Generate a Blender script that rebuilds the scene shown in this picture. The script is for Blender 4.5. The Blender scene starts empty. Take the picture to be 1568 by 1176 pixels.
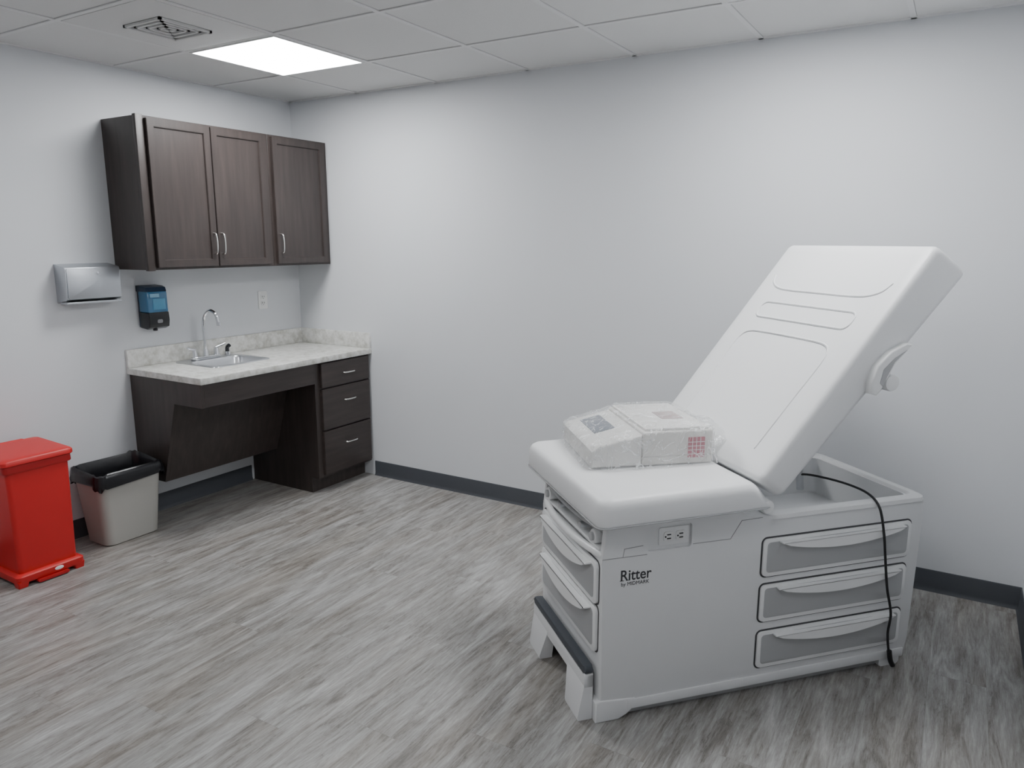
import bpy, bmesh, math, random
from mathutils import Vector, Matrix, noise
random.seed(7)
scene = bpy.context.scene
COL = scene.collection

# ------------------------------------------------------------ materials
def mat_new(name):
    m = bpy.data.materials.new(name); m.use_nodes = True
    nt = m.node_tree
    return m, nt, nt.nodes['Principled BSDF']

def simple(name, col, rough=0.5, metal=0.0, bump=0.0, bscale=200, var=0.0, vscale=5, coat=0.0, alpha=1.0, spec=0.5):
    m, nt, b = mat_new(name)
    b.inputs['Base Color'].default_value = (*col, 1)
    b.inputs['Roughness'].default_value = rough
    b.inputs['Metallic'].default_value = metal
    b.inputs['Coat Weight'].default_value = coat
    b.inputs['Alpha'].default_value = alpha
    b.inputs['Specular IOR Level'].default_value = spec
    tc = nt.nodes.new('ShaderNodeTexCoord')
    if bump > 0:
        n = nt.nodes.new('ShaderNodeTexNoise'); n.inputs['Scale'].default_value = bscale
        n.inputs['Detail'].default_value = 3
        bp = nt.nodes.new('ShaderNodeBump'); bp.inputs['Strength'].default_value = bump
        bp.inputs['Distance'].default_value = 0.002
        nt.links.new(tc.outputs['Object'], n.inputs['Vector'])
        nt.links.new(n.outputs['Fac'], bp.inputs['Height'])
        nt.links.new(bp.outputs['Normal'], b.inputs['Normal'])
    n2 = nt.nodes.new('ShaderNodeTexNoise'); n2.inputs['Scale'].default_value = vscale
    n2.inputs['Detail'].default_value = 4
    mx = nt.nodes.new('ShaderNodeMix'); mx.data_type = 'RGBA'
    v = max(var, 0.01)
    mx.inputs['A'].default_value = (*[c*(1-v) for c in col], 1)
    mx.inputs['B'].default_value = (*[min(1, c*(1+v)) for c in col], 1)
    nt.links.new(tc.outputs['Object'], n2.inputs['Vector'])
    nt.links.new(n2.outputs['Fac'], mx.inputs['Factor'])
    nt.links.new(mx.outputs['Result'], b.inputs['Base Color'])
    return m

def ramp(nt, stops):
    r = nt.nodes.new('ShaderNodeValToRGB')
    el = r.color_ramp.elements
    el[0].position, el[0].color = stops[0][0], (*stops[0][1], 1)
    el[1].position, el[1].color = stops[-1][0], (*stops[-1][1], 1)
    for p, c in stops[1:-1]:
        e = el.new(p); e.color = (*c, 1)
    return r

def wood_mat(name, scale=(14, 14, 1.2)):
    m, nt, b = mat_new(name)
    tc = nt.nodes.new('ShaderNodeTexCoord')
    mp = nt.nodes.new('ShaderNodeMapping'); mp.inputs['Scale'].default_value = scale
    n = nt.nodes.new('ShaderNodeTexNoise'); n.inputs['Scale'].default_value = 2.6
    n.inputs['Detail'].default_value = 6; n.inputs['Roughness'].default_value = 0.55
    r = ramp(nt, [(0.25, (0.030, 0.023, 0.021)), (0.55, (0.043, 0.033, 0.030)), (0.85, (0.060, 0.046, 0.041))])
    nt.links.new(tc.outputs['Object'], mp.inputs['Vector'])
    nt.links.new(mp.outputs['Vector'], n.inputs['Vector'])
    nt.links.new(n.outputs['Fac'], r.inputs['Fac'])
    nt.links.new(r.outputs['Color'], b.inputs['Base Color'])
    bp = nt.nodes.new('ShaderNodeBump'); bp.inputs['Strength'].default_value = 0.08
    bp.inputs['Distance'].default_value = 0.001
    nt.links.new(n.outputs['Fac'], bp.inputs['Height'])
    nt.links.new(bp.outputs['Normal'], b.inputs['Normal'])
    b.inputs['Roughness'].default_value = 0.40
    return m

def floor_mat():
    m, nt, b = mat_new('vinyl_plank')
    L = nt.links.new
    tc = nt.nodes.new('ShaderNodeTexCoord')
    sep = nt.nodes.new('ShaderNodeSeparateXYZ'); L(tc.outputs['Object'], sep.inputs[0])
    def math_(op, a, bb=None):
        n = nt.nodes.new('ShaderNodeMath'); n.operation = op
        for i, v in enumerate((a, bb)):
            if v is None: continue
            if isinstance(v, (int, float)): n.inputs[i].default_value = v
            else: L(v, n.inputs[i])
        return n.outputs[0]
    xi = math_('DIVIDE', sep.outputs['X'], 0.18)
    col = math_('FLOOR', xi)
    off = math_('MULTIPLY', col, 0.437)
    yi = math_('ADD', math_('DIVIDE', sep.outputs['Y'], 1.22), off)
    row = math_('FLOOR', yi)
    comb = nt.nodes.new('ShaderNodeCombineXYZ'); L(col, comb.inputs[0]); L(row, comb.inputs[1])
    wn = nt.nodes.new('ShaderNodeTexWhiteNoise'); wn.noise_dimensions = '2D'
    L(comb.outputs[0], wn.inputs['Vector'])
    sh = nt.nodes.new('ShaderNodeVectorMath'); sh.operation = 'SCALE'
    L(wn.outputs['Color'], sh.inputs[0]); sh.inputs['Scale'].default_value = 0.2
    ad = nt.nodes.new('ShaderNodeVectorMath'); ad.operation = 'ADD'
    L(tc.outputs['Object'], ad.inputs[0]); L(sh.outputs[0], ad.inputs[1])
    def streak(scale, ns, det, rough, dist=0.0):
        mp = nt.nodes.new('ShaderNodeMapping'); mp.inputs['Scale'].default_value = scale
        L(ad.outputs[0], mp.inputs['Vector'])
        n = nt.nodes.new('ShaderNodeTexNoise'); n.inputs['Scale'].default_value = ns
        n.inputs['Detail'].default_value = det; n.inputs['Roughness'].default_value = rough
        n.inputs['Distortion'].default_value = dist
        L(mp.outputs['Vector'], n.inputs['Vector'])
        return n.outputs['Fac']
    n1 = streak((13, 1.7, 1), 1.6, 9, 0.70, 0.7)
    n2 = streak((90, 7.0, 1), 1.5, 6, 0.8)
    n3 = streak((22, 2.8, 1), 1.7, 7, 0.66, 1.0)
    n4 = streak((5, 0.8, 1), 1.3, 4, 0.5)
    s = math_('ADD', math_('MULTIPLY', n1, 0.60), math_('MULTIPLY', n2, 0.40))
    s = math_('ADD', s, math_('MULTIPLY', math_('SUBTRACT', wn.outputs['Value'], 0.5), 0.015))
    r = ramp(nt, [(0.37, (0.135, 0.124, 0.112)), (0.44, (0.205, 0.193, 0.180)), (0.5, (0.270, 0.262, 0.250)),
                  (0.56, (0.335, 0.330, 0.320)), (0.64, (0.455, 0.452, 0.444))])
    L(s, r.inputs['Fac'])
    # slow tint towards brown-grey
    tint = nt.nodes.new('ShaderNodeMix'); tint.data_type = 'RGBA'; tint.blend_type = 'MULTIPLY'
    tm = nt.nodes.new('ShaderNodeMapRange'); tm.inputs['From Min'].default_value = 0.45; tm.inputs['From Max'].default_value = 0.65
    tm.inputs['To Min'].default_value = 0.0; tm.inputs['To Max'].default_value = 0.8
    L(n4, tm.inputs['Value']); L(tm.outputs[0], tint.inputs['Factor'])
    L(r.outputs['Color'], tint.inputs['A']); tint.inputs['B'].default_value = (0.88, 0.83, 0.78, 1)
    band = math_('ABSOLUTE', math_('SUBTRACT', n3, 0.5))
    crack = nt.nodes.new('ShaderNodeMapRange'); crack.inputs['From Min'].default_value = 0.0
    crack.inputs['From Max'].default_value = 0.013; crack.inputs['To Min'].default_value = 1.0
    crack.inputs['To Max'].default_value = 0.0
    L(band, crack.inputs['Value'])
    gate = nt.nodes.new('ShaderNodeMapRange'); gate.inputs['From Min'].default_value = 0.52
    gate.inputs['From Max'].default_value = 0.43; gate.inputs['To Min'].default_value = 0.0
    gate.inputs['To Max'].default_value = 0.8
    L(n1, gate.inputs['Value'])
    cm = nt.nodes.new('ShaderNodeMix'); cm.data_type = 'RGBA'
    L(math_('MULTIPLY', crack.outputs[0], gate.outputs[0]), cm.inputs['Factor'])
    L(tint.outputs['Result'], cm.inputs['A']); cm.inputs['B'].default_value = (0.06, 0.052, 0.045, 1)
    fx = math_('ABSOLUTE', math_('SUBTRACT', math_('FRACT', xi), 0.5))
    fy = math_('ABSOLUTE', math_('SUBTRACT', math_('FRACT', yi), 0.5))
    seam = math_('MAXIMUM', math_('GREATER_THAN', fx, 0.495), math_('GREATER_THAN', fy, 0.4990))
    mx = nt.nodes.new('ShaderNodeMix'); mx.data_type = 'RGBA'
    L(math_('MULTIPLY', seam, 0.2), mx.inputs['Factor'])
    L(cm.outputs['Result'], mx.inputs['A']); mx.inputs['B'].default_value = (0.06, 0.055, 0.05, 1)
    L(mx.outputs['Result'], b.inputs['Base Color'])
    b.inputs['Roughness'].default_value = 0.40
    bp = nt.nodes.new('ShaderNodeBump'); bp.inputs['Strength'].default_value = 0.15
    bp.inputs['Distance'].default_value = 0.001
    L(s, bp.inputs['Height']); L(bp.outputs['Normal'], b.inputs['Normal'])
    return m

def laminate_mat():
    m, nt, b = mat_new('granite_laminate')
    L = nt.links.new
    tc = nt.nodes.new('ShaderNodeTexCoord')
    n = nt.nodes.new('ShaderNodeTexNoise'); n.inputs['Scale'].default_value = 26
    n.inputs['Detail'].default_value = 8; n.inputs['Roughness'].default_value = 0.6
    L(tc.outputs['Object'], n.inputs['Vector'])
    r = ramp(nt, [(0.32, (0.42, 0.41, 0.37)), (0.44, (0.54, 0.535, 0.50)), (0.56, (0.65, 0.647, 0.62)), (0.7, (0.74, 0.74, 0.72))])
    L(n.outputs['Fac'], r.inputs['Fac']); L(r.outputs['Color'], b.inputs['Base Color'])
    b.inputs['Roughness'].default_value = 0.35
    return m

def emit_mat(name, col, st):
    m, nt, b = mat_new(name)
    b.inputs['Base Color'].default_value = (0.9, 0.9, 0.9, 1)
    b.inputs['Emission Color'].default_value = (*col, 1)
    b.inputs['Emission Strength'].default_value = st
    return m

M_wall = simple('wall_paint', (0.655, 0.668, 0.69), 0.75, bump=0.12, bscale=260, var=0.012, vscale=2)
M_ceil = simple('ceiling_tile', (0.71, 0.71, 0.705), 0.9, bump=0.4, bscale=320, var=0.02, vscale=120)
M_grid = simple('grid_white', (0.73, 0.73, 0.73), 0.5)
M_gap = simple('shadow_gap', (0.42, 0.42, 0.42), 0.8)
M_floor = floor_mat()
M_base = simple('rubber_cove_base', (0.055, 0.060, 0.070), 0.5, var=0.05)
M_wood = wood_mat('espresso_wood')
M_woodh = wood_mat('espresso_wood_horizontal', (14, 1.2, 14))
M_lam = laminate_mat()
M_steel = simple('brushed_steel', (0.62, 0.63, 0.65), 0.28, 1.0, var=0.05, vscale=60)
M_steel2 = simple('dispenser_steel', (0.50, 0.52, 0.55), 0.34, 0.85, var=0.04, vscale=40)
M_chrome = simple('chrome', (0.75, 0.76, 0.78), 0.12, 1.0)
M_nickel = simple('satin_nickel', (0.72, 0.71, 0.69), 0.25, 1.0)
M_red = simple('red_plastic', (0.55, 0.014, 0.014), 0.42, bump=0.05, bscale=300, var=0.03)
M_redd = simple('red_plastic_dark', (0.42, 0.008, 0.01), 0.45)  # deeper red for lid skirt and pedal
M_bin = simple('beige_grey_plastic', (0.40, 0.39, 0.36), 0.45, bump=0.05, bscale=200, var=0.02)
M_bag = simple('black_liner', (0.007, 0.007, 0.009), 0.30, bump=0.9, bscale=22)
M_vinyl = simple('white_vinyl', (0.77, 0.775, 0.78), 0.42, bump=0.08, bscale=400, var=0.01)
M_vline = simple('vinyl_seam_shade', (0.42, 0.425, 0.435), 0.5)  # seat welt, and shadow painted along the embossed lines
M_body = simple('white_abs_plastic', (0.71, 0.715, 0.72), 0.4, bump=0.04, bscale=350, var=0.01)
M_body2 = simple('white_plastic_trim', (0.78, 0.785, 0.785), 0.3)
M_grey = simple('grey_drawer_panel', (0.40, 0.405, 0.41), 0.5, var=0.02)
M_dgap = simple('drawer_gap', (0.05, 0.05, 0.053), 0.7)
M_seam = simple('body_seam', (0.28, 0.28, 0.285), 0.7)
M_pad = simple('dark_step_tread', (0.05, 0.058, 0.07), 0.55, bump=0.3, bscale=150)
M_black = simple('black_rubber', (0.012, 0.012, 0.013), 0.4)
M_blk = simple('black_gloss_plastic', (0.012, 0.013, 0.015), 0.25)
M_blue = simple('blue_soap', (0.022, 0.14, 0.28), 0.2, coat=0.3)
M_blue2 = simple('blue_label', (0.08, 0.28, 0.45), 0.4, var=0.1, vscale=60)
M_dblue = simple('navy_plastic', (0.010, 0.025, 0.055), 0.3)
M_white = simple('outlet_white', (0.80, 0.80, 0.79), 0.35)
M_slot = simple('outlet_slot', (0.03, 0.03, 0.03), 0.6)
M_text = simple('logo_ink', (0.03, 0.03, 0.035), 0.5)
M_pack = simple('device_white', (0.66, 0.645, 0.61), 0.45, var=0.02)
M_pack2 = simple('device_lid_white', (0.70, 0.69, 0.665), 0.4, var=0.02)
M_split = simple('housing_split_line', (0.45, 0.43, 0.41), 0.6)
M_pink = simple('pink_label', (0.38, 0.03, 0.07), 0.5, var=0.3, vscale=90)
M_slate = simple('slate_label', (0.06, 0.08, 0.12), 0.4, var=0.2, vscale=60)
M_tan = simple('tan_label', (0.36, 0.27, 0.26), 0.5, var=0.15, vscale=70)
M_vent = simple('vent_white', (0.62, 0.62, 0.61), 0.5)
M_lightA = emit_mat('light_diffuser', (0.97, 0.985, 1.0), 34.0)
M_lightB = emit_mat('light_diffuser_dim', (0.97, 0.985, 1.0), 15.0)

def bag_clear():
    m, nt, b = mat_new('clear_plastic_bag')
    b.inputs['Base Color'].default_value = (0.88, 0.89, 0.90, 1)
    b.inputs['Roughness'].default_value = 0.10
    b.inputs['Specular IOR Level'].default_value = 1.0
    tc = nt.nodes.new('ShaderNodeTexCoord')
    n = nt.nodes.new('ShaderNodeTexNoise'); n.inputs['Scale'].default_value = 9
    n.inputs['Detail'].default_value = 4; n.inputs['Distortion'].default_value = 2.2
    bp = nt.nodes.new('ShaderNodeBump'); bp.inputs['Strength'].default_value = 1.0
    bp.inputs['Distance'].default_value = 0.03
    nt.links.new(tc.outputs['Object'], n.inputs['Vector'])
    nt.links.new(n.outputs['Fac'], bp.inputs['Height'])
    nt.links.new(bp.outputs['Normal'], b.inputs['Normal'])
    sub = nt.nodes.new('ShaderNodeMath'); sub.operation = 'SUBTRACT'; sub.inputs[1].default_value = 0.5
    ab = nt.nodes.new('ShaderNodeMath'); ab.operation = 'ABSOLUTE'
    mr = nt.nodes.new('ShaderNodeMapRange'); mr.inputs['From Min'].default_value = 0.0
    mr.inputs['From Max'].default_value = 0.022; mr.inputs['To Min'].default_value = 0.80; mr.inputs['To Max'].default_value = 0.24
    nt.links.new(n.outputs['Fac'], sub.inputs[0]); nt.links.new(sub.outputs[0], ab.inputs[0])
    nt.links.new(ab.outputs[0], mr.inputs['Value']); nt.links.new(mr.outputs[0], b.inputs['Alpha'])
    return m
M_clear = bag_clear()

# ------------------------------------------------------------ helpers
def empty(name, loc=(0, 0, 0), rz=0.0):
    e = bpy.data.objects.new(name, None); COL.objects.link(e)
    e.location = loc; e.rotation_euler = (0, 0, rz); e.empty_display_size = 0.1
    return e

def finish(name, bm, mat, parent=None, smooth=35):
    bmesh.ops.recalc_face_normals(bm, faces=bm.faces[:])
    me = bpy.data.meshes.new(name); bm.to_mesh(me); bm.free()
    me.materials.append(mat)
    if smooth:
        for p in me.polygons: p.use_smooth = True
        me.set_sharp_from_angle(angle=math.radians(smooth))
    o = bpy.data.objects.new(name, me); COL.objects.link(o)
    if parent: o.parent = parent
    return o

def box(name, lo, hi, mat, parent=None, bevel=0.003, seg=2):
    bm = bmesh.new(); bmesh.ops.create_cube(bm, size=1)
    for v in bm.verts:
        v.co = Vector([lo[i] + (v.co[i]+0.5)*(hi[i]-lo[i]) for i in range(3)])
    if bevel > 0:
        bmesh.ops.bevel(bm, geom=bm.edges[:], offset=bevel, segments=seg, affect='EDGES', profile=0.5)
    return finish(name, bm, mat, parent)

def map3(axis, p, a):
    if axis == 'x': return (a, p[0], p[1])     # pts = (y,z)
    if axis == 'y': return (p[0], a, p[1])     # pts = (x,z)
    return (p[0], p[1], a)                     # pts = (x,y)

def prism(name, pts, axis, a, b, mat, parent=None, bevel=0.0, seg=2, smooth=35):
    bm = bmesh.new()
    va = [bm.verts.new(map3(axis, p, a)) for p in pts]
    vb = [bm.verts.new(map3(axis, p, b)) for p in pts]
    n = len(pts)
    fa = bm.faces.new(va); fb = bm.faces.new(vb[::-1])
    for i in range(n):
        bm.faces.new((va[i], va[(i+1) % n], vb[(i+1) % n], vb[i]))
    if bevel > 0:
        es = list(set(fa.edges[:] + fb.edges[:]))
        bmesh.ops.bevel(bm, geom=es, offset=bevel, segments=seg, affect='EDGES', profile=0.5)
    return finish(name, bm, mat, parent, smooth)

def rrect(x0, x1, y0, y1, r, n=6):
    pts = []
    for cx, cy, a0 in ((x1-r, y1-r, 0), (x0+r, y1-r, 90), (x0+r, y0+r, 180), (x1-r, y0+r, 270)):
        for i in range(n+1):
            a = math.radians(a0 + 90*i/n)
            pts.append((cx + r*math.cos(a), cy + r*math.sin(a)))
    return pts

def loft(name, rings, mat, parent=None, cap0=True, cap1=True, smooth=40):
    bm = bmesh.new()
    vr = [[bm.verts.new(p) for p in ring] for ring in rings]
    n = len(rings[0])
    for k in range(len(vr)-1):
        for i in range(n):
            bm.faces.new((vr[k][i], vr[k][(i+1) % n], vr[k+1][(i+1) % n], vr[k+1][i]))
    if cap0: bm.faces.new(vr[0][::-1])
    if cap1: bm.faces.new(vr[-1])
    return finish(name, bm, mat, parent, smooth)

def catmull(pts, sub=8):
    P = [Vector(p) for p in pts]
    P = [P[0]*2-P[1]] + P + [P[-1]*2-P[-2]]
    out = []
    for i in range(1, len(P)-2):
        p0, p1, p2, p3 = P[i-1:i+3]
        for j in range(sub):
            t = j/sub
            out.append(0.5*((2*p1)+(p2-p0)*t+(2*p0-5*p1+4*p2-p3)*t*t+(3*p1-p0-3*p2+p3)*t**3))
    out.append(P[-2]); return out

def tube(name, pts, r, mat, parent=None, sub=8, sides=12, smoothpath=True, closed=False):
    path = catmull(pts, sub) if smoothpath else [Vector(p) for p in pts]
    bm = bmesh.new(); rings = []
    up = None
    for i, p in enumerate(path):
        t = (path[min(i+1, len(path)-1)] - path[max(i-1, 0)]).normalized()
        if up is None:
            up = Vector((0, 0, 1)) if abs(t.z) < 0.9 else Vector((1, 0, 0))
        up = (up - t*up.dot(t)).normalized(); s = t.cross(up)
        rr = r(i/(len(path)-1)) if callable(r) else r
        rings.append([bm.verts.new(p + up*rr*math.cos(2*math.pi*k/sides) + s*rr*math.sin(2*math.pi*k/sides)) for k in range(sides)])
    for a, b2 in zip(rings[:-1], rings[1:]):
        for k in range(sides):
            bm.faces.new((a[k], a[(k+1) % sides], b2[(k+1) % sides], b2[k]))
    bm.faces.new(rings[0][::-1]); bm.faces.new(rings[-1])
    return finish(name, bm, mat, parent, 60)

def cyl(name, c, axis, r, h, mat, parent=None, n=24, bevel=0.0, r2=None):
    pts = []
    for i in range(n):
        a = 2*math.pi*i/n; pts.append((math.cos(a), math.sin(a)))
    ci = {'x': (1, 2, 0), 'y': (0, 2, 1), 'z': (0, 1, 2)}[axis]
    r2 = r if r2 is None else r2
    P = [(c[ci[0]]+r*p[0], c[ci[1]]+r*p[1]) for p in pts]
    a = c[ci[2]]-h/2; b = c[ci[2]]+h/2
    if r2 == r:
        return prism(name, P, axis, a, b, mat, parent, bevel, 2)
    Q = [(c[ci[0]]+r2*p[0], c[ci[1]]+r2*p[1]) for p in pts]
    return loft(name, [[map3(axis, p, a) for p in P], [map3(axis, p, b) for p in Q]], mat, parent)

def boolean(obj, cutters, smooth=35):
    for c in cutters:
        md = obj.modifiers.new('cut', 'BOOLEAN'); md.operation = 'DIFFERENCE'; md.object = c; md.solver = 'EXACT'
    bpy.context.view_layer.update()
    dg = bpy.context.evaluated_depsgraph_get()
    me = bpy.data.meshes.new_from_object(obj.evaluated_get(dg))
    obj.modifiers.clear(); old = obj.data; obj.data = me
    for p in me.polygons: p.use_smooth = True
    me.set_sharp_from_angle(angle=math.radians(smooth))
    for c in cutters: bpy.data.objects.remove(c, do_unlink=True)

def shaker(name, y0, y1, z0, z1, x, mat, parent, th=0.02, frame=0.055, depth=0.009):
    bm = bmesh.new(); bmesh.ops.create_cube(bm, size=1)
    lo, hi = (x, y0, z0), (x+th, y1, z1)
    for v in bm.verts:
        v.co = Vector([lo[i] + (v.co[i]+0.5)*(hi[i]-lo[i]) for i in range(3)])
    bm.faces.ensure_lookup_table(); bm.normal_update()
    f = [f for f in bm.faces if f.normal.x > 0.9]
    if frame > 0:
        bmesh.ops.inset_region(bm, faces=f, thickness=frame, depth=0)
        f = [g for g in f]
        bmesh.ops.inset_region(bm, faces=f, thickness=0.004, depth=-depth)
    es = [e for e in bm.edges if len(e.link_faces) == 2 and e.calc_face_angle() > 1.2 and all(abs(v.co.x-(x+th)) < 1e-5 for v in e.verts)]
    bmesh.ops.bevel(bm, geom=es, offset=0.0018, segments=2, affect='EDGES')
    return finish(name, bm, mat, parent, 25)

def pull(name, c, vertical, L, parent, x):
    h = L/2; s = 0.028
    if vertical:
        pts = [(x, c[0], c[1]-h), (x+s*.8, c[0], c[1]-h*.85), (x+s, c[0], c[1]), (x+s*.8, c[0], c[1]+h*.85), (x, c[0], c[1]+h)]
    else:
        pts = [(x, c[0]-h, c[1]), (x+s*.8, c[0]-h*.85, c[1]), (x+s, c[0], c[1]), (x+s*.8, c[0]+h*.85, c[1]), (x, c[0]+h, c[1])]
    return tube(name, pts, 0.005, M_nickel, parent, 6, 10)

# ------------------------------------------------------------ room
RX, RY, H = 4.275, -4.88, 2.459
box('floor', (-0.1, RY-0.1, -0.1), (RX+0.1, 0.1, 0.0), M_floor, bevel=0)
box('wall_left', (-0.1, RY-0.1, 0.0), (0.0, 0.1, H+0.1), M_wall, bevel=0)
box('wall_back', (0.0, 0.0, 0.0), (RX, 0.1, H+0.1), M_wall, bevel=0)
box('wall_right', (RX, RY-0.1, 0.0), (RX+0.1, 0.1, H+0.1), M_wall, bevel=0)
box('wall_front', (0.0, RY-0.1, 0.0), (RX, RY, H+0.1), M_wall, bevel=0)
box('ceiling', (0.0, RY, H+0.003), (RX, 0.0, H+0.1), M_ceil, bevel=0)

def multi_box(name, boxes, mat, parent=None):
    bm = bmesh.new()
    for lo, hi in boxes:
        r = bmesh.ops.create_cube(bm, size=1)
        for v in r['verts']:
            v.co = Vector([lo[i] + (v.co[i]+0.5)*(hi[i]-lo[i]) for i in range(3)])
    return finish(name, bm, mat, parent, 0)
gb, gs = [], []
GX = [0.60+0.61*k for k in range(6)]
GY = [-0.59-0.61*k for k in range(7)]
for x in GX:
    gb.append(((x-0.011, RY, H-0.002), (x+0.011, 0, H+0.004)))
    gs.append(((x-0.0122, RY, H+0.0015), (x+0.0122, 0, H+0.004)))
for y in GY:
    gb.append(((0, y-0.011, H-0.0022), (RX, y+0.011, H+0.004)))
    gs.append(((0, y-0.0122, H+0.0016), (RX, y+0.0122, H+0.004)))
gb += [((0, -0.02, H-0.002), (RX, 0, H+0.004)), ((0, RY, H-0.002), (0.02, 0, H+0.004)), ((RX-0.02, RY, H-0.002), (RX, 0, H+0.004))]
multi_box('trim_ceiling_grid', gb, M_grid)
multi_box('trim_ceiling_shadow_line', gs, M_gap)  # grey strips paint a thin shadow line along the grid bars

def baseboard(name, p0, p1, nrm):
    prof = [(0, 0), (0.014, 0), (0.010, 0.006), (0.006, 0.02), (0.006, 0.096), (0.004, 0.1), (0, 0.1)]
    bm = bmesh.new()
    rings = []
    for p in (p0, p1):
        rings.append([bm.verts.new((p[0]+nrm[0]*d, p[1]+nrm[1]*d, z)) for d, z in prof])
    n = len(prof)
    for i in range(n):
        bm.faces.new((rings[0][i], rings[0][(i+1) % n], rings[1][(i+1) % n], rings[1][i]))
    bm.faces.new(rings[0]); bm.faces.new(rings[1][::-1])
    return finish(name, bm, M_base, None, 30)
baseboard('baseboard_left', (0, RY), (0, -0.505), (1, 0))
baseboard('baseboard_back', (0.64, 0), (RX, 0), (0, -1))
baseboard('baseboard_right', (RX, RY), (RX, -0.014), (-1, 0))
baseboard('baseboard_front', (0.014, RY), (RX-0.014, RY), (0, 1))

# ------------------------------------------------------------ ceiling lights
def ceiling_light(x0, y0, mat, b=0.285):
    e = empty('ceiling_light', (x0+0.305, y0+0.305, H))
    a = 0.294
    multi_box('frame', [((-a, -a, -0.006), (a, -b, 0.002)), ((-a, b, -0.006), (a, a, 0.002)),
                        ((-a, -b, -0.006), (-b, b, 0.002)), ((b, -b, -0.006), (a, b, 0.002))], M_grid, e)
    box('diffuser', (-b, -b, -0.005), (b, b, 0.001), mat, e, bevel=0)
ceiling_light(0.60, -1.20, M_lightA)
ceiling_light(3.045, -1.222, M_lightA, 0.270)
ceiling_light(0.60, -3.64, M_lightB)
ceiling_light(3.04, -3.64, M_lightB)

# ceiling vent
e = empty('ceiling_air_vent', (0.905, -1.505, H))
a = 0.29
box('pan', (-a, -a, -0.003), (a, a, 0.001), M_ceil, e, bevel=0.001)
box('dark_throat', (-0.125, -0.125, -0.005), (0.125, 0.125, -0.0025), M_seam, e, bevel=0)
for i, r in enumerate((0.125, 0.094, 0.062, 0.031)):
    w = 0.012
    z0, z1 = -0.014+0.001*i, -0.004
    rb = [((-r, -r, z0), (r, -r+w, z1)), ((-r, r-w, z0), (r, r, z1)), ((-r, -r, z0), (-r+w, r, z1)), ((r-w, -r, z0), (r, r, z1))]
    multi_box('louver_%d' % i, rb, M_vent, e)

# ------------------------------------------------------------ upper cabinets
UZ0, UZ1, UX = 1.41, 2.182, 0.31
def upper(y0, y1, doors, name):
    e = empty(name, (0, 0, 0))
    box('carcass', (0.0, y0, UZ0), (UX, y1, UZ1), M_wood, e, 0.0015, 1)
    for i, (a, b) in enumerate(doors):
        shaker('door_%d' % i, a, b, UZ0+0.012, UZ1-0.012, UX+0.001, M_wood, e)
    return e
u1 = upper(-1.30, -0.482, [(-1.262, -0.892), (-0.886, -0.520)], 'wall_cabinet')
box('stile', (UX-0.02, -1.312, UZ0-0.004), (UX+0.006, -1.272, UZ1+0.004), M_wood, u1, 0.002)
pull('handle_1', (-0.915, 1.545), True, 0.115, u1, UX+0.021)
pull('handle_2', (-0.863, 1.545), True, 0.115, u1, UX+0.021)
u2 = upper(-0.480, -0.004, [(-0.462, -0.040)], 'wall_cabinet')
pull('handle_1', (-0.437, 1.545), True, 0.115, u2, UX+0.021)

# ------------------------------------------------------------ base cabinet with knee space
bc = empty('sink_base_cabinet')
CT0, CT1 = 0.832, 0.868
sp = [(0.006, CT0), (0.615, CT0), (0.615, 0.705), (0.385, 0.705), (0.245, 0.245), (0.006, 0.245)]
prism('side_panel', sp, 'y', -1.282, -1.262, M_wood, bc, 0.001, 1)
box('apron', (0.595, -1.262, 0.705), (0.615, -0.487, CT0), M_woodh, bc, 0.001, 1)
cv = [(0.370, 0.705), (0.385, 0.705), (0.245, 0.245), (0.230, 0.245)]
prism('knee_panel', cv, 'y', -1.262, -0.487, M_wood, bc, 0.001, 1)
box('under_shelf', (0.385, -1.262, 0.705), (0.595, -0.487, 0.715), M_wood, bc, 0.0, 1)
dy0, dy1 = -0.487, -0.004
cs = [(0.006, 0.0), (0.545, 0.0), (0.545, 0.10), (0.610, 0.10), (0.610, CT0), (0.006, CT0)]
prism('drawer_carcass', cs, 'y', dy0, dy1, M_wood, bc, 0.001, 1)
fz = [(0.672, 0.822), (0.405, 0.662), (0.118, 0.395)]
for i, (a, b) in enumerate(fz):
    shaker('drawer_front_%d' % i, -0.448, -0.022, a, b, 0.6105, M_woodh, bc, frame=0)
    pull('drawer_handle_%d' % i, (-0.225, (a+b)/2 + (0.0 if i == 0 else 0.04)), False, 0.10, bc, 0.6305)

# ------------------------------------------------------------ countertop
ct = empty('countertop')
slab = prism('slab', [(0, -1.295), (0.640, -1.295), (0.640, 0), (0, 0)], 'z', CT0, CT1, M_lam, ct, 0.004, 3)
SX0, SX1, SY0, SY1 = 0.065, 0.435, -1.05, -0.65
cut = prism('cut', rrect(SX0+0.09, SX1-0.02, SY0+0.02, SY1-0.02, 0.03), 'z', 0.7, 1.0, M_lam)
cut.parent = ct
boolean(slab, [cut])
box('backsplash', (0.0, -1.295, CT1), (0.020, 0.0, CT1+0.10), M_lam, ct, 0.003)
box('sidesplash', (0.020, -0.020, CT1), (0.640, 0.0, CT1+0.10), M_lam, ct, 0.003)

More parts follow.
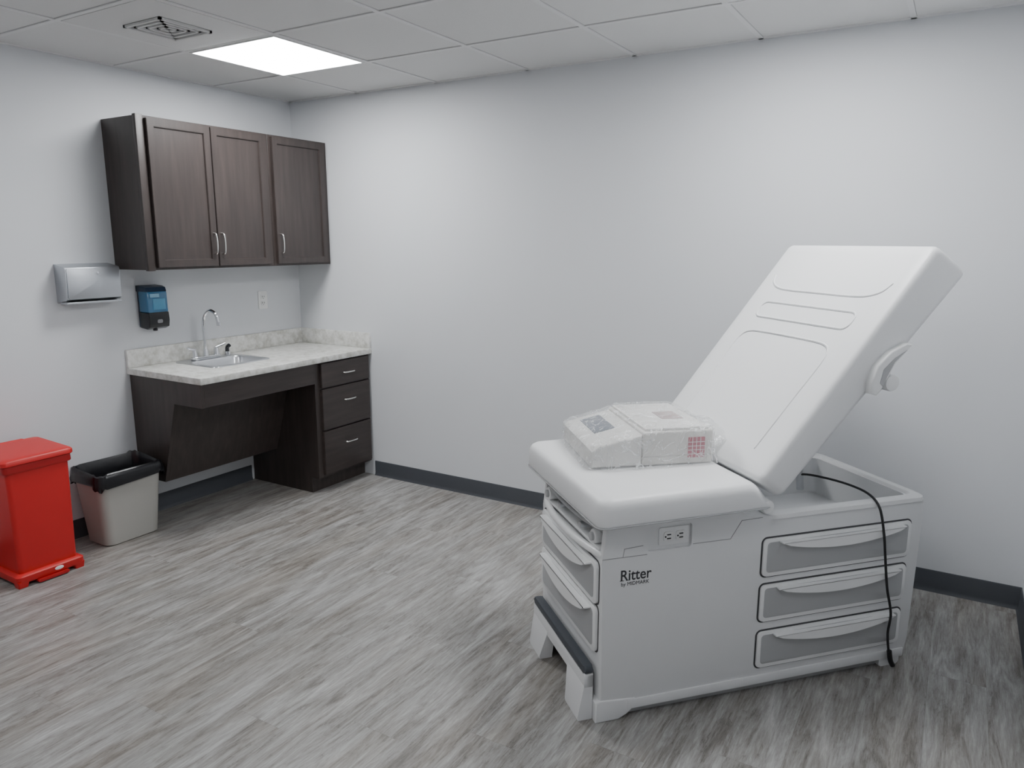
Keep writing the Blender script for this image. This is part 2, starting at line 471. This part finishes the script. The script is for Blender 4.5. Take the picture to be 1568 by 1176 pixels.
# sink
sk = empty('bar_sink')
def rr3(x0, x1, y0, y1, r, z): return [(p[0], p[1], z) for p in rrect(x0, x1, y0, y1, r)]
z = CT1
loft('rim_and_bowl', [
    rr3(SX0, SX1, SY0, SY1, 0.035, z+0.0005), rr3(SX0+0.002, SX1-0.002, SY0+0.002, SY1-0.002, 0.034, z+0.006),
    rr3(SX0+0.010, SX1-0.010, SY0+0.010, SY1-0.010, 0.03, z+0.007),
    rr3(SX0+0.014, SX1-0.014, SY0+0.014, SY1-0.014, 0.03, z+0.005),
    rr3(SX0+0.095, SX1-0.028, SY0+0.028, SY1-0.028, 0.04, z+0.004),
    rr3(SX0+0.100, SX1-0.033, SY0+0.033, SY1-0.033, 0.04, z-0.006),
    rr3(SX0+0.108, SX1-0.040, SY0+0.040, SY1-0.040, 0.045, z-0.12),
    rr3(SX0+0.130, SX1-0.062, SY0+0.062, SY1-0.062, 0.05, z-0.14)], M_steel, sk, cap0=False)
cyl('drain', (0.275, -0.85, z-0.138), 'z', 0.035, 0.005, M_chrome, sk, bevel=0.001)

# faucet
fc = empty('faucet', (0.108, -0.862, CT1+0.0062))
prism('deck_plate', rrect(-0.026, 0.026, -0.10, 0.10, 0.025), 'z', 0, 0.016, M_chrome, fc, 0.005)
for i, s in enumerate((-1, 1)):
    cyl('valve_%d' % i, (0, s*0.075, 0.034), 'z', 0.018, 0.04, M_chrome, fc, r2=0.013)
    tube('lever_%d' % i, [(0, s*0.072, 0.056), (0.004, s*0.088, 0.062), (0.014, s*0.130, 0.076)], lambda t: 0.009-0.003*t, M_chrome, fc, 6, 10)
cyl('riser_base', (0, 0, 0.035), 'z', 0.020, 0.045, M_chrome, fc, r2=0.013)
tube('gooseneck', [(0, 0, 0.05), (0, 0, 0.14), (0, 0, 0.20), (0.012, 0.004, 0.255), (0.05, 0.012, 0.285), (0.09, 0.02, 0.265), (0.105, 0.024, 0.215)], 0.0095, M_chrome, fc, 8, 14)
cyl('aerator', (0.106, 0.0243, 0.207), 'z', 0.012, 0.018, M_chrome, fc)
cyl('sprayer_base', (0.004, 0.15, 0.012), 'z', 0.018, 0.024, M_chrome, fc)
tube('sprayer', [(0.004, 0.15, 0.02), (0.006, 0.15, 0.048), (0.022, 0.153, 0.062)], 0.012, M_blk, fc, 5, 12)

# ------------------------------------------------------------ wall outlet
wo = empty('wall_outlet', (0, -0.325, 1.18))
prism('plate', rrect(-0.036, 0.036, -0.058, 0.058, 0.006), 'x', 0.0, 0.006, M_white, wo, 0.002)
for i, zc in enumerate((-0.02, 0.02)):
    prism('receptacle_%d' % i, rrect(-0.017, 0.017, zc-0.015, zc+0.015, 0.008), 'x', 0.005, 0.0085, M_white, wo, 0.001)
    box('slot_a%d' % i, (0.008, -0.009, zc-0.003), (0.009, -0.006, zc+0.008), M_slot, wo, 0)
    box('slot_b%d' % i, (0.008, 0.006, zc-0.003), (0.009, 0.009, zc+0.007), M_slot, wo, 0)
    cyl('ground_%d' % i, (0.0086, 0, zc-0.009), 'x', 0.0025, 0.001, M_slot, wo, 10)

# ------------------------------------------------------------ paper towel dispenser
pt = empty('paper_towel_dispenser', (0, -1.48, 1.25))
pr = [(0, 0.0), (0.085, 0.012), (0.098, 0.020), (0.103, 0.165), (0.098, 0.178), (0.088, 0.182), (0.0, 0.196)]
prism('housing', pr, 'y', -0.142, 0.142, M_steel2, pt, 0.003, 2)
prism('front_door', rrect(-0.137, 0.137, 0.022, 0.172, 0.006), 'x', 0.0995, 0.1065, M_steel2, pt, 0.002)
cyl('lock', (0.108, 0.02, 0.15), 'x', 0.006, 0.004, M_chrome, pt, 14)
prism('towel_slot', rrect(-0.12, 0.12, 0.0, 0.008, 0.003), 'x', 0.02, 0.092, M_blk, pt)
box('bottom_lip', (0.030, -0.142, -0.006), (0.096, 0.142, 0.006), M_steel2, pt, 0.002)

# ------------------------------------------------------------ soap dispenser
sd = empty('soap_dispenser', (0, -1.135, 1.075))
box('back_plate', (0, -0.058, 0.01), (0.02, 0.058, 0.225), M_dblue, sd, 0.005)
body = [(0.018, 0.235), (0.085, 0.225), (0.098, 0.20), (0.10, 0.095), (0.018, 0.095)]
prism('reservoir_cover', body, 'y', -0.062, 0.062, M_blue, sd, 0.008, 3)
prism('top_cap', [(0.0, 0.208), (0.095, 0.208), (0.086, 0.232), (0.06, 0.240), (0.0, 0.243)], 'y', -0.064, 0.064, M_dblue, sd, 0.006, 3)
box('label', (0.0995, -0.030, 0.110), (0.1015, 0.045, 0.170), M_blue2, sd, 0.0005)
box('label_band', (0.100, -0.046, 0.178), (0.1022, 0.010, 0.198), simple('pale_blue_label', (0.22, 0.42, 0.58), 0.4), sd, 0.0005)
prism('push_bar', [(0.012, 0.006), (0.07, 0.0), (0.100, 0.012), (0.108, 0.05), (0.104, 0.095), (0.012, 0.095)], 'y', -0.062, 0.062, M_blk, sd, 0.008, 3)
cyl('nozzle', (0.055, 0, -0.003), 'z', 0.012, 0.016, M_blk, sd)
prism('push_badge', rrect(-0.016, 0.016, 0.035, 0.055, 0.008), 'x', 0.104, 0.108, simple('badge_grey', (0.2, 0.2, 0.21), 0.4), sd)

# ------------------------------------------------------------ red step can
rc = empty('red_step_on_waste_can', (0.230, -1.985, 0))
def rr_at(hx, hy, r, z, cx=0, cy=0): return [(p[0]+cx, p[1]+cy, z) for p in rrect(-hx, hx, -hy, hy, r)]
loft('body', [rr_at(0.138, 0.128, 0.02, 0.035), rr_at(0.140, 0.130, 0.02, 0.045), rr_at(0.148, 0.138, 0.02, 0.545)], M_red, rc)
loft('base_flange', [rr_at(0.158, 0.150, 0.02, 0.022), rr_at(0.160, 0.152, 0.02, 0.026), rr_at(0.160, 0.152, 0.02, 0.052), rr_at(0.148, 0.140, 0.02, 0.062)], M_red, rc)
for i, (sx, sy) in enumerate(((-1, -1), (-1, 1), (1, -1), (1, 1))):
    loft('foot_%d' % i, [rr_at(0.020, 0.020, 0.006, 0.0, sx*0.135, sy*0.128), rr_at(0.026, 0.026, 0.008, 0.030, sx*0.134, sy*0.126)], M_red, rc)
loft('lid_skirt', [rr_at(0.156, 0.148, 0.022, 0.540), rr_at(0.158, 0.150, 0.022, 0.544), rr_at(0.156, 0.150, 0.022, 0.572)], M_redd, rc)
def lidz(x, z): return z + (0.158-x)*0.03
def lr(hx, hy, r, z): return [(p[0], p[1], lidz(p[0], z)) for p in rrect(-hx, hx, -hy, hy, r)]
loft('lid', [lr(0.160, 0.154, 0.02, 0.574), lr(0.164, 0.158, 0.022, 0.578), lr(0.164, 0.158, 0.022, 0.594), lr(0.158, 0.152, 0.022, 0.601), lr(0.130, 0.125, 0.03, 0.604)], M_red, rc)
box('lid_hinge', (-0.165, -0.09, 0.57), (-0.135, 0.09, 0.615), M_red, rc, 0.008, 3)
prism('pedal', rrect(-0.07, 0.07, 0.006, 0.02, 0.006), 'x', 0.12, 0.172, M_redd, rc, 0.003)
prism('badge', [(0.030+0.020*math.cos(t*math.pi/8), 0.040+0.009*math.sin(t*math.pi/8)) for t in range(16)], 'x', 0.158, 0.163, M_white, rc, 0.001)

# ------------------------------------------------------------ grey waste basket with black liner
tb = empty('waste_basket', (0.178, -1.505, 0))
loft('body', [rr_at(0.095, 0.140, 0.045, 0.0), rr_at(0.102, 0.148, 0.045, 0.006), rr_at(0.128, 0.178, 0.05, 0.365),
              rr_at(0.135, 0.185, 0.052, 0.368), rr_at(0.135, 0.185, 0.052, 0.382), rr_at(0.128, 0.178, 0.05, 0.385),
              rr_at(0.122, 0.172, 0.05, 0.37), rr_at(0.100, 0.145, 0.045, 0.012)], M_bin, tb)
rings = []
prof = [(0.138, 0.188, 0.325, 0.008, 0.014), (0.140, 0.190, 0.345, 0.006, 0.010), (0.139, 0.189, 0.372, 0.003, 0.004), (0.136, 0.186, 0.391, 0.002, 0.004),
        (0.127, 0.177, 0.397, 0.002, 0.006), (0.118, 0.168, 0.385, 0.003, 0.005), (0.112, 0.162, 0.33, 0.004, 0.003), (0.104, 0.152, 0.22, 0.004, 0.003), (0.09, 0.135, 0.10, 0.004, 0.003)]
for k, (hx, hy, zz, na, nz_) in enumerate(prof):
    base = rrect(-hx, hx, -hy, hy, 0.05, 10)
    ring = []
    for i, p in enumerate(base):
        t = 2*math.pi*i/len(base)
        w = math.sin(t*7+k*0.5)+0.6*math.sin(t*13+1+k)+0.4*math.sin(t*23+2)
        sc = 1 + na*w*0.6/0.15
        if k <= 3: sc = 1 + abs(na*w*0.6)/0.15
        ring.append((p[0]*sc, p[1]*sc, zz + nz_*(math.sin(t*3+0.8)+0.5*math.sin(t*11+k)) + (0.015 if (p[0] < -0.03 and k in (3, 4)) else 0)))
    rings.append(ring)
loft('liner', rings, M_bag, tb, cap0=False, cap1=True, smooth=50)

# ------------------------------------------------------------ exam table
TH = math.radians(47.8)
TC = (2.829, -1.449)
et = empty('exam_table', (TC[0], TC[1], 0), TH)
HW = 0.285
L_ = 1.25
prof = [(0.0, 0.05), (L_-0.01, 0.05), (L_, 0.10), (L_+0.01, 0.60), (L_+0.012, 0.640), (L_+0.004, 0.652),
        (0.56, 0.652), (0.515, 0.656), (0.49, 0.70), (0.012, 0.70), (0.0, 0.56)]
body = prism('cabinet_body', prof, 'y', -HW, HW, M_body, et, 0.008, 3)
c1 = prism('c1', rrect(0.62, L_-0.035, -HW+0.035, HW-0.035, 0.03), 'z', 0.50, 0.80, M_body); c1.parent = et
c2 = box('c2', (-0.05, -HW+0.022, 0.572), (0.10, HW-0.022, 0.690), M_body, None, 0.01, 2); c2.parent = et
c3 = prism('c3', rrect(0.155, 0.315, 0.580, 0.662, 0.012), 'y', -HW-0.05, -HW+0.012, M_body); c3.parent = et
boolean(body, [c1, c2, c3], 30)
bm_pts_o = rrect(0.60, L_+0.014, -HW-0.006, HW+0.006, 0.035)
bm_pts_i = rrect(0.632, L_-0.03, -HW+0.03, HW-0.03, 0.03)
loft('tray_rim', [[(p[0], p[1], 0.640) for p in bm_pts_o], [(p[0], p[1], 0.655) for p in bm_pts_o],
                  [(p[0]+(q[0]-p[0])*.2, p[1]+(q[1]-p[1])*.2, 0.661) for p, q in zip(bm_pts_o, bm_pts_i)],
                  [(p[0]+(q[0]-p[0])*.8, p[1]+(q[1]-p[1])*.8, 0.661) for p, q in zip(bm_pts_o, bm_pts_i)],
                  [(p[0], p[1], 0.650) for p in bm_pts_i], [(p[0], p[1], 0.600) for p in bm_pts_i]], M_body2, et, False, False)
box('plinth', (0.05, -HW+0.022, 0.0), (L_-0.04, HW-0.022, 0.055), M_grey, et, 0.002)
for s in (-1, 1):
    ya, yb = sorted((s*(HW-0.06), s*(HW+0.004)))
    prism('foot_front_%d' % (s+1), [(-0.012, 0.0), (0.07, 0.0), (0.10, 0.014), (0.13, 0.040), (0.13, 0.070), (0.0, 0.080), (-0.012, 0.07)], 'y', ya, yb, M_body, et, 0.006, 3)
    prism('foot_rear_%d' % (s+1), rrect(L_-0.12, L_-0.03, 0.0, 0.06, 0.01), 'y', ya*0.98, yb*0.98, M_body, et, 0.004, 2)
    ya, yb = sorted((s*(HW-0.004), s*(HW+0.005)))
    box('skirt_%d' % (s+1), (0.10, ya, 0.032), (L_-0.02, yb, 0.066), M_body, et, 0.003)

def swoosh(a0, a1, zt, hmid, n=18):
    top, bot = [], []
    for i in range(n+1):
        t = i/n; a = a0+(a1-a0)*t
        w = math.sin(math.pi*t)
        top.append((a, zt - 0.004*w))
        bot.append((a, zt - 0.005 - hmid*w**0.8))
    return top + bot[::-1]

zr = [(0.437, 0.572), (0.270, 0.405), (0.096, 0.231)]
for s in (-1, 1):
    for i, (a, b) in enumerate(zr):
        s0, s1 = 0.588, 1.205-0.004*i
        def pl(nm, pts, d0, d1, m, bv=0.0, sg=2):
            ya, yb = sorted((s*(HW+d0), s*(HW+d1)))
            return prism('%s_%d_%d' % (nm, i, s+1), pts, 'y', ya, yb, m, et, bv, sg)
        pl('drawer_gap', rrect(s0-0.006, s1+0.006, a-0.006, b+0.006, 0.022), -0.002, 0.0012, M_dgap)
        pl('drawer_frame', rrect(s0, s1, a, b, 0.016), -0.002, 0.008, M_body2, 0.003)
        pl('drawer_inset', rrect(s0+0.014, s1-0.014, a+0.014, b-0.012, 0.012), 0.0, 0.0090, M_grey, 0.0006)
        pl('drawer_handle', swoosh(s0+0.06, s1-0.04, b-0.010, 0.034), 0.006, 0.030, M_body2, 0.004, 3)
for s in (-1, 1):
    y = s*(HW+0.0002)
    tube('seam_upper_%d' % (s+1), [(0.0, y, 0.572), (0.07, y, 0.572), (0.075, y, 0.60), (0.14, y, 0.604)], 0.0012, M_seam, et, 1, 6, False)
    tube('seam_slant_%d' % (s+1), [(0.32, y, 0.588), (0.46, y, 0.588), (0.50, y, 0.648), (0.58, y, 0.650)], 0.0012, M_seam, et, 1, 6, False)
    tube('seam_mid_%d' % (s+1), [(0.07, y, 0.572), (0.155, y, 0.572)], 0.0012, M_seam, et, 1, 6, False)
ox = 0.255
yy = -HW+0.012
prism('outlet_plate', rrect(ox-0.055, ox+0.055, 0.592, 0.652, 0.006), 'y', yy-0.004, yy, M_body2, et, 0.001)
for i, xc in enumerate((ox-0.022, ox+0.022)):
    prism('receptacle_%d' % i, rrect(xc-0.017, xc+0.017, 0.606, 0.638, 0.008), 'y', yy-0.007, yy-0.003, M_white, et, 0.001)
    box('slot_a%d' % i, (xc-0.006, yy-0.0078, 0.626), (xc+0.008, yy-0.0068, 0.630), M_slot, et, 0)
    box('slot_b%d' % i, (xc-0.006, yy-0.0078, 0.613), (xc+0.008, yy-0.0068, 0.617), M_slot, et, 0)
    cyl('ground_%d' % i, (xc-0.011, yy-0.0073, 0.6215), 'y', 0.003, 0.001, M_slot, et, 10)

def text(name, body, size, loc, mat, sx=1.0, off=0.0):
    cu = bpy.data.curves.new(name+'_c', 'FONT'); cu.body = body; cu.size = size; cu.extrude = 0.0004; cu.offset = off
    to = bpy.data.objects.new(name+'_t', cu); COL.objects.link(to)
    bpy.context.view_layer.update()
    dg = bpy.context.evaluated_depsgraph_get()
    me = bpy.data.meshes.new_from_object(to.evaluated_get(dg))
    bpy.data.objects.remove(to, do_unlink=True)
    me.transform(Matrix.Rotation(math.pi/2, 4, 'X') @ Matrix.Diagonal((sx, 1, 1, 1)))
    me.transform(Matrix.Translation(loc))
    me.materials.clear(); me.materials.append(mat)
    o = bpy.data.objects.new(name, me); COL.objects.link(o); o.parent = et
    return o
text('logo_text', 'Ritter', 0.052, (0.062, -HW-0.0006, 0.492), M_text, 0.9, 0.0005)
text('logo_subtext', 'by MIDMARK', 0.0175, (0.066, -HW-0.0006, 0.474), M_text, 1.0, 0.0)
for k, (sx_, sw) in enumerate(((0.066, 0.014), (0.087, 0.010))):
    box('logo_serif_%d' % k, (sx_-0.004, -HW-0.001, 0.4915), (sx_-0.004+sw, -HW-0.0002, 0.4935), M_text, et, 0)

# front drawers + top pull tray + stirrups
for i, (a, b) in enumerate(((0.408, 0.552), (0.240, 0.398))):
    def pf(nm, pts, d0, d1, m, bv=0.0, sg=2):
        return prism('%s_%d' % (nm, i), pts, 'x', -d1, -d0, m, et, bv, sg)
    pf('front_drawer_gap', rrect(-0.268, 0.268, a-0.005, b+0.005, 0.022), -0.002, 0.0012, M_dgap)
    pf('front_drawer_frame', rrect(-0.263, 0.263, a, b, 0.018), -0.002, 0.012, M_body2, 0.004)
    pf('front_drawer_inset', rrect(-0.245, 0.245, a+0.016, b-0.014, 0.014), 0.0, 0.0130, M_grey, 0.0008)
    pf('front_drawer_handle', swoosh(-0.225, 0.225, b-0.012, 0.048), 0.008, 0.036, M_body2, 0.006, 3)
def bow(x_end, x_mid, z, r, nm, m=None, yw=0.255):
    pts = [(x_mid + (x_end-x_mid)*(abs(t)**2.5), t*yw, z) for t in [-1, -.8, -.5, -.2, 0, .2, .5, .8, 1]]
    tube(nm, pts, r, m or M_body2, et, 5, 12)
bow(0.02, -0.018, 0.690, 0.013, 'tray_front_lip', yw=0.272)
bow(0.02, -0.010, 0.655, 0.007, 'tray_front_groove', M_grey)
bow(0.012, -0.020, 0.578, 0.013, 'pan_front_lip', yw=0.268)
box('pan_shelf', (0.0, -0.255, 0.588), (0.095, 0.255, 0.600), M_body2, et, 0.003)
box('pull_tray', (0.0, -0.250, 0.662), (0.095, 0.250, 0.682), M_body, et, 0.003)
for i, yc in enumerate((-0.215, 0.215)):
    cyl('stirrup_housing_%d' % i, (0.030, yc, 0.626), 'x', 0.024, 0.07, M_body2, et, bevel=0.004)
    cyl('stirrup_knob_%d' % i, (-0.008, yc, 0.626), 'x', 0.014, 0.014, M_grey, et, bevel=0.003)
for i, yc in enumerate((-0.10, 0.10)):
    cyl('stirrup_bar_%d' % i, (0.035, yc, 0.622), 'x', 0.012, 0.08, M_steel, et, bevel=0.002)

# pull-out step
def step_leg(nm, ya0, yb0, ya1, yb1):
    rings = []
    for zz, xf, a_, b_ in ((0.0, -0.062, ya0, yb0), (0.012, -0.064, ya0, yb0), (0.115, -0.046, ya1, yb1), (0.168, -0.036, ya1, yb1)):
        rings.append([(xf, a_, zz), (xf, b_, zz), (-0.013, b_, zz), (-0.013, a_, zz)])
    return loft(nm, rings, M_body, et, smooth=20)
step_leg('step_leg_0', -0.258, -0.140, -0.262, -0.110)
step_leg('step_leg_1', 0.130, 0.250, 0.100, 0.258)
prism('step_front', rrect(-0.262, 0.258, 0.110, 0.172, 0.01), 'x', -0.044, -0.013, M_body, et, 0.004, 3)
prism('step_tread', rrect(-0.266, 0.262, 0.166, 0.194, 0.013), 'x', -0.044, -0.013, M_pad, et, 0.007, 3)

# seat cushion
def cushion(name, x0, x1, hw, rings, mat, r, fn=None):
    R = []
    for ins, zz in rings:
        ring = []
        for p in rrect(x0+ins, x1-ins, -hw+ins, hw-ins, max(r-ins, 0.012), 8):
            q = (p[0], p[1], zz)
            ring.append(fn(q) if fn else q)
        R.append(ring)
    return loft(name, R, mat, et, smooth=60)
SX_END = 0.505
def seat_fn(q):
    x, y, zz = q
    if x > 0.4: x += (0.80-zz)*0.75
    if x < 0.05:
        zz -= 0.012*((0.05-x)/0.09)
    return (x, y, zz)
cushion('seat_cushion', -0.045, SX_END, 0.366,
        [(0.022, 0.704), (0.006, 0.710), (0.0, 0.722), (0.0, 0.770), (0.003, 0.784), (0.010, 0.795), (0.022, 0.801), (0.05, 0.8035)], M_vinyl, 0.045, seat_fn)
tube('seat_welt', [seat_fn((p[0], p[1], 0.716)) for p in rrect(-0.046, SX_END+0.001, -0.367, 0.367, 0.046, 8)], 0.0022, M_vline, et, 1, 6, False)

# back section
A = math.atan2(0.774, 0.633)
HX, HZ = 0.500, 0.804
def back_fn(q):
    r, y, n = q
    if n < 0:
        n = n*(1.0 + 0.55*max(0, r)/0.95)
    if r > 0.5: r += -n*0.10*(r-0.5)/0.45
    y = y*(1+0.02*max(0, r)/0.95) + 0.004
    x = HX + r*math.cos(A) - n*math.sin(A)
    zz = HZ + r*math.sin(A) + n*math.cos(A)
    return (x, y, zz)
cushion('back_cushion', 0.004, 0.966, 0.370,
        [(0.022, -0.104), (0.006, -0.100), (0.0, -0.088), (0.0, -0.018), (0.003, -0.009), (0.009, -0.003), (0.018, -0.0005), (0.05, 0.0)], M_vinyl, 0.032, back_fn)
cushion('back_shell', 0.10, 0.90, 0.30, [(0.01, -0.112), (0.0, -0.108), (0.0, -0.100)], M_body, 0.04, back_fn)
def emboss(nm, pts, r=0.0036, sub=6):
    tube(nm, [back_fn((a, b, -0.0004)) for a, b in pts], r, M_vinyl, et, sub, 8)
    tube(nm+'_groove_shade', [back_fn((a-0.0048, b, 0.0)) for a, b in pts], 0.0018, M_vline, et, sub, 6)  # darker line paints the shadow beside the embossed ridge
emboss('head_seam', [(0.80, -0.305), (0.765, -0.285), (0.742, -0.235), (0.735, -0.15), (0.735, 0), (0.735, 0.15), (0.742, 0.235), (0.765, 0.285), (0.80, 0.305)])
cap = rrect(0.600, 0.672, -0.255, 0.255, 0.030, 6); cap.append(cap[0])
emboss('lumbar_seam', cap, sub=1)
emboss('body_seam', [(0.10, -0.245), (0.30, -0.25), (0.45, -0.255), (0.505, -0.245), (0.53, -0.21), (0.536, -0.12), (0.536, 0.12), (0.53, 0.21), (0.505, 0.245), (0.45, 0.255), (0.30, 0.25), (0.10, 0.245)])
for s in (-1, 1):
    cyl('hinge_%d' % (s+1), (0.545, s*0.345, 0.716), 'y', 0.022, 0.03, M_body2, et, bevel=0.004)
    arm = [(0.878, 1.075), (0.872, 1.110), (0.892, 1.165), (0.94, 1.210), (1.000, 1.236), (1.025, 1.232), (1.005, 1.214), (0.955, 1.176), (0.930, 1.130), (0.915, 1.085), (0.897, 1.070)]
    ya, yb = sorted((s*0.352, s*0.396))
    prism('release_arm_%d' % (s+1), arm, 'y', ya, yb, M_body2, et, 0.005, 3)
    inner = [(0.905, 1.110), (0.915, 1.155), (0.955, 1.190), (1.000, 1.214), (0.955, 1.176), (0.930, 1.130), (0.918, 1.098)]
    ya, yb = sorted((s*0.352, s*0.3975))
    prism('release_arm_recess_%d' % (s+1), inner, 'y', ya, yb, M_grey, et, 0.0)
    cyl('arm_knob_%d' % (s+1), (0.968, s*0.365, 1.105), 'y', 0.028, 0.04, M_body2, et, bevel=0.006)
    tube('arm_link_%d' % (s+1), [(0.92, s*0.360, 1.15), (0.95, s*0.360, 1.13), (0.968, s*0.360, 1.105)], 0.010, M_body2, et, 4, 10)
tube('release_bar', [(0.968, -0.35, 1.105), (0.968, 0, 1.105), (0.968, 0.35, 1.105)], 0.009, M_steel, et, 2, 10)
tube('back_support_strut', [(0.95, 0.0, 0.62), (0.90, 0.0, 1.05), (0.915, 0.0, 1.14)], 0.014, M_steel, et, 4, 12)

# power cord
tube('power_cord', [(0.90, 0.06, 0.64), (0.942, -0.01, 0.682), (0.98, -0.10, 0.692), (1.018, -0.19, 0.688), (1.034, -0.262, 0.676), (1.042, -0.306, 0.640),
                    (1.052, -0.326, 0.55), (1.068, -0.326, 0.46), (1.092, -0.324, 0.34), (1.122, -0.322, 0.237), (1.128, -0.312, 0.15), (1.150, -0.305, 0.06)],
     0.0045, M_black, et, 8, 8)
tube('cord_plug', [(1.150, -0.305, 0.075), (1.160, -0.305, 0.035), (1.172, -0.306, 0.012)], 0.009, M_black, et, 4, 10)

# ------------------------------------------------------------ wrapped device on seat
def tw(s, y, zz=0.0):
    c, sn = math.cos(TH), math.sin(TH)
    return (TC[0]+s*c-y*sn, TC[1]+s*sn+y*c, zz)
pk = empty('plastic_wrapped_device', tw(0.283, 0.098, 0.8045), TH-math.radians(7))
box('rear_housing', (-0.035, -0.198, 0.0), (0.220, 0.208, 0.118), M_pack, pk, 0.007, 3)
prism('front_housing', [(-0.212, 0.0), (-0.212, 0.056), (-0.197, 0.070), (-0.036, 0.108), (-0.036, 0.0)], 'y', -0.196, 0.206, M_pack2, pk, 0.007, 3)
box('lid_panel', (-0.024, -0.186, 0.117), (0.208, 0.196, 0.127), M_pack2, pk, 0.004)
box('base_line', (-0.037, -0.1990, 0.030), (0.2212, 0.2088, 0.032), M_split, pk, 0.0)
box('side_label', (0.128, -0.2005, 0.022), (0.188, -0.197, 0.094), M_pink, pk, 0.0005)
for k in range(4):
    box('side_label_line_%d' % k, (0.128, -0.2012, 0.034+0.014*k), (0.188, -0.2000, 0.036+0.014*k), M_white, pk, 0.0)
    if k < 3: box('side_label_col_%d' % k, (0.142+0.0145*k, -0.2012, 0.022), (0.144+0.0145*k, -0.2000, 0.094), M_white, pk, 0.0)
box('top_label', (0.085, -0.06, 0.1265), (0.165, 0.05, 0.1282), M_tan, pk, 0.0003)
prism('display', [(-0.160, 0.0775), (-0.085, 0.0951), (-0.085, 0.0990), (-0.160, 0.0814)], 'y', -0.04, 0.16, M_slate, pk, 0.001)

def ridge(x, y, zz):
    v = 0
    for f, a_ in ((7, 1.0), (15, 0.5), (31, 0.22)):
        n_ = noise.noise(Vector((x*f+3.1, y*f-1.7, zz*f+0.4)))
        v += a_*(1-2.4*abs(n_))
    return v/1.72
NA = 220
def sq(a_, hx, hy, e=9.0):
    c, s_ = math.cos(a_), math.sin(a_)
    rr = (abs(c/hx)**e+abs(s_/hy)**e)**(-1/e)
    return rr*c, rr*s_
prof = []
for k in range(5): prof.append((1.07-0.008*k, 0.001+0.006*k))
for k in range(9): prof.append((1.035-0.003*k, 0.03+0.0108*k))
for k in range(12): prof.append((1.0-0.08*k, 0.127+0.004*min(k, 3)/3))
rings = []
for k, (sc, zz) in enumerate(prof):
    ring = []
    for j in range(NA):
        a_ = 2*math.pi*j/NA
        x, y = sq(a_, 0.220*sc, 0.208*sc)
        rg = ridge(x, y, zz)
        top = zz > 0.12
        out = 0 if top else max(0.001, 0.004 + 0.012*rg)
        l = math.hypot(x, y) + 1e-6
        if x > 0.12 and not top:
            out += 0.035*max(0, 1-zz/0.12)*math.exp(-((y-0.02)/0.13)**2)*((x-0.12)/0.10)
        x2, y2 = x+x/l*out, y+y/l*out
        z2 = zz
        if x2 < -0.035:
            hh = 0.108 + (x2+0.035)*0.2346 + 0.008
            z2 = zz*hh/0.131
        elif x2 < -0.005:
            t_ = (x2+0.035)/0.030; z2 = zz*(0.116*(1-t_)+0.131*t_)/0.131
        if zz > 0.02: z2 += max(0, 0.005*rg) + (0.002 if x2 > -0.035 else 0.005+0.007*max(0, rg))
        ring.append((x2+0.004, y2+0.005, max(0.0008, z2)))
    rings.append(ring)
loft('clear_bag', rings, M_clear, pk, cap0=False, cap1=True, smooth=50)
rings = []
for k in range(18):
    t = k/17
    ring = []
    for j in range(90):
        a_ = 2*math.pi*j/90
        cx, cy, cz = 0.215+0.120*t, 0.02-0.02*t, 0.055-0.010*t
        rr = 1 + 0.28*ridge(math.cos(a_)*0.2, math.sin(a_)*0.2, t*0.25)
        ring.append((cx+0.022*ridge(a_*0.05, t*0.3, 0.2), cy+(0.150-0.025*t)*math.cos(a_)*rr, max(0.001, cz+(0.058-0.018*t)*math.sin(a_)*rr)))
    rings.append(ring)
loft('bag_mouth', rings, M_clear, pk, cap0=False, cap1=False, smooth=50)

# ------------------------------------------------------------ world + camera
w = bpy.data.worlds.new('World'); scene.world = w; w.use_nodes = True
w.node_tree.nodes['Background'].inputs['Color'].default_value = (0.8, 0.85, 0.9, 1)
w.node_tree.nodes['Background'].inputs['Strength'].default_value = 0.3

cam = bpy.data.cameras.new('camera'); co = bpy.data.objects.new('camera', cam); COL.objects.link(co)
cam.sensor_width = 36; cam.lens = 36*1134/1568; cam.clip_start = 0.05
co.location = (3.924, -3.660, 1.56)
co.rotation_euler = (math.radians(90-10.93), 0, math.radians(31.07))
scene.camera = co
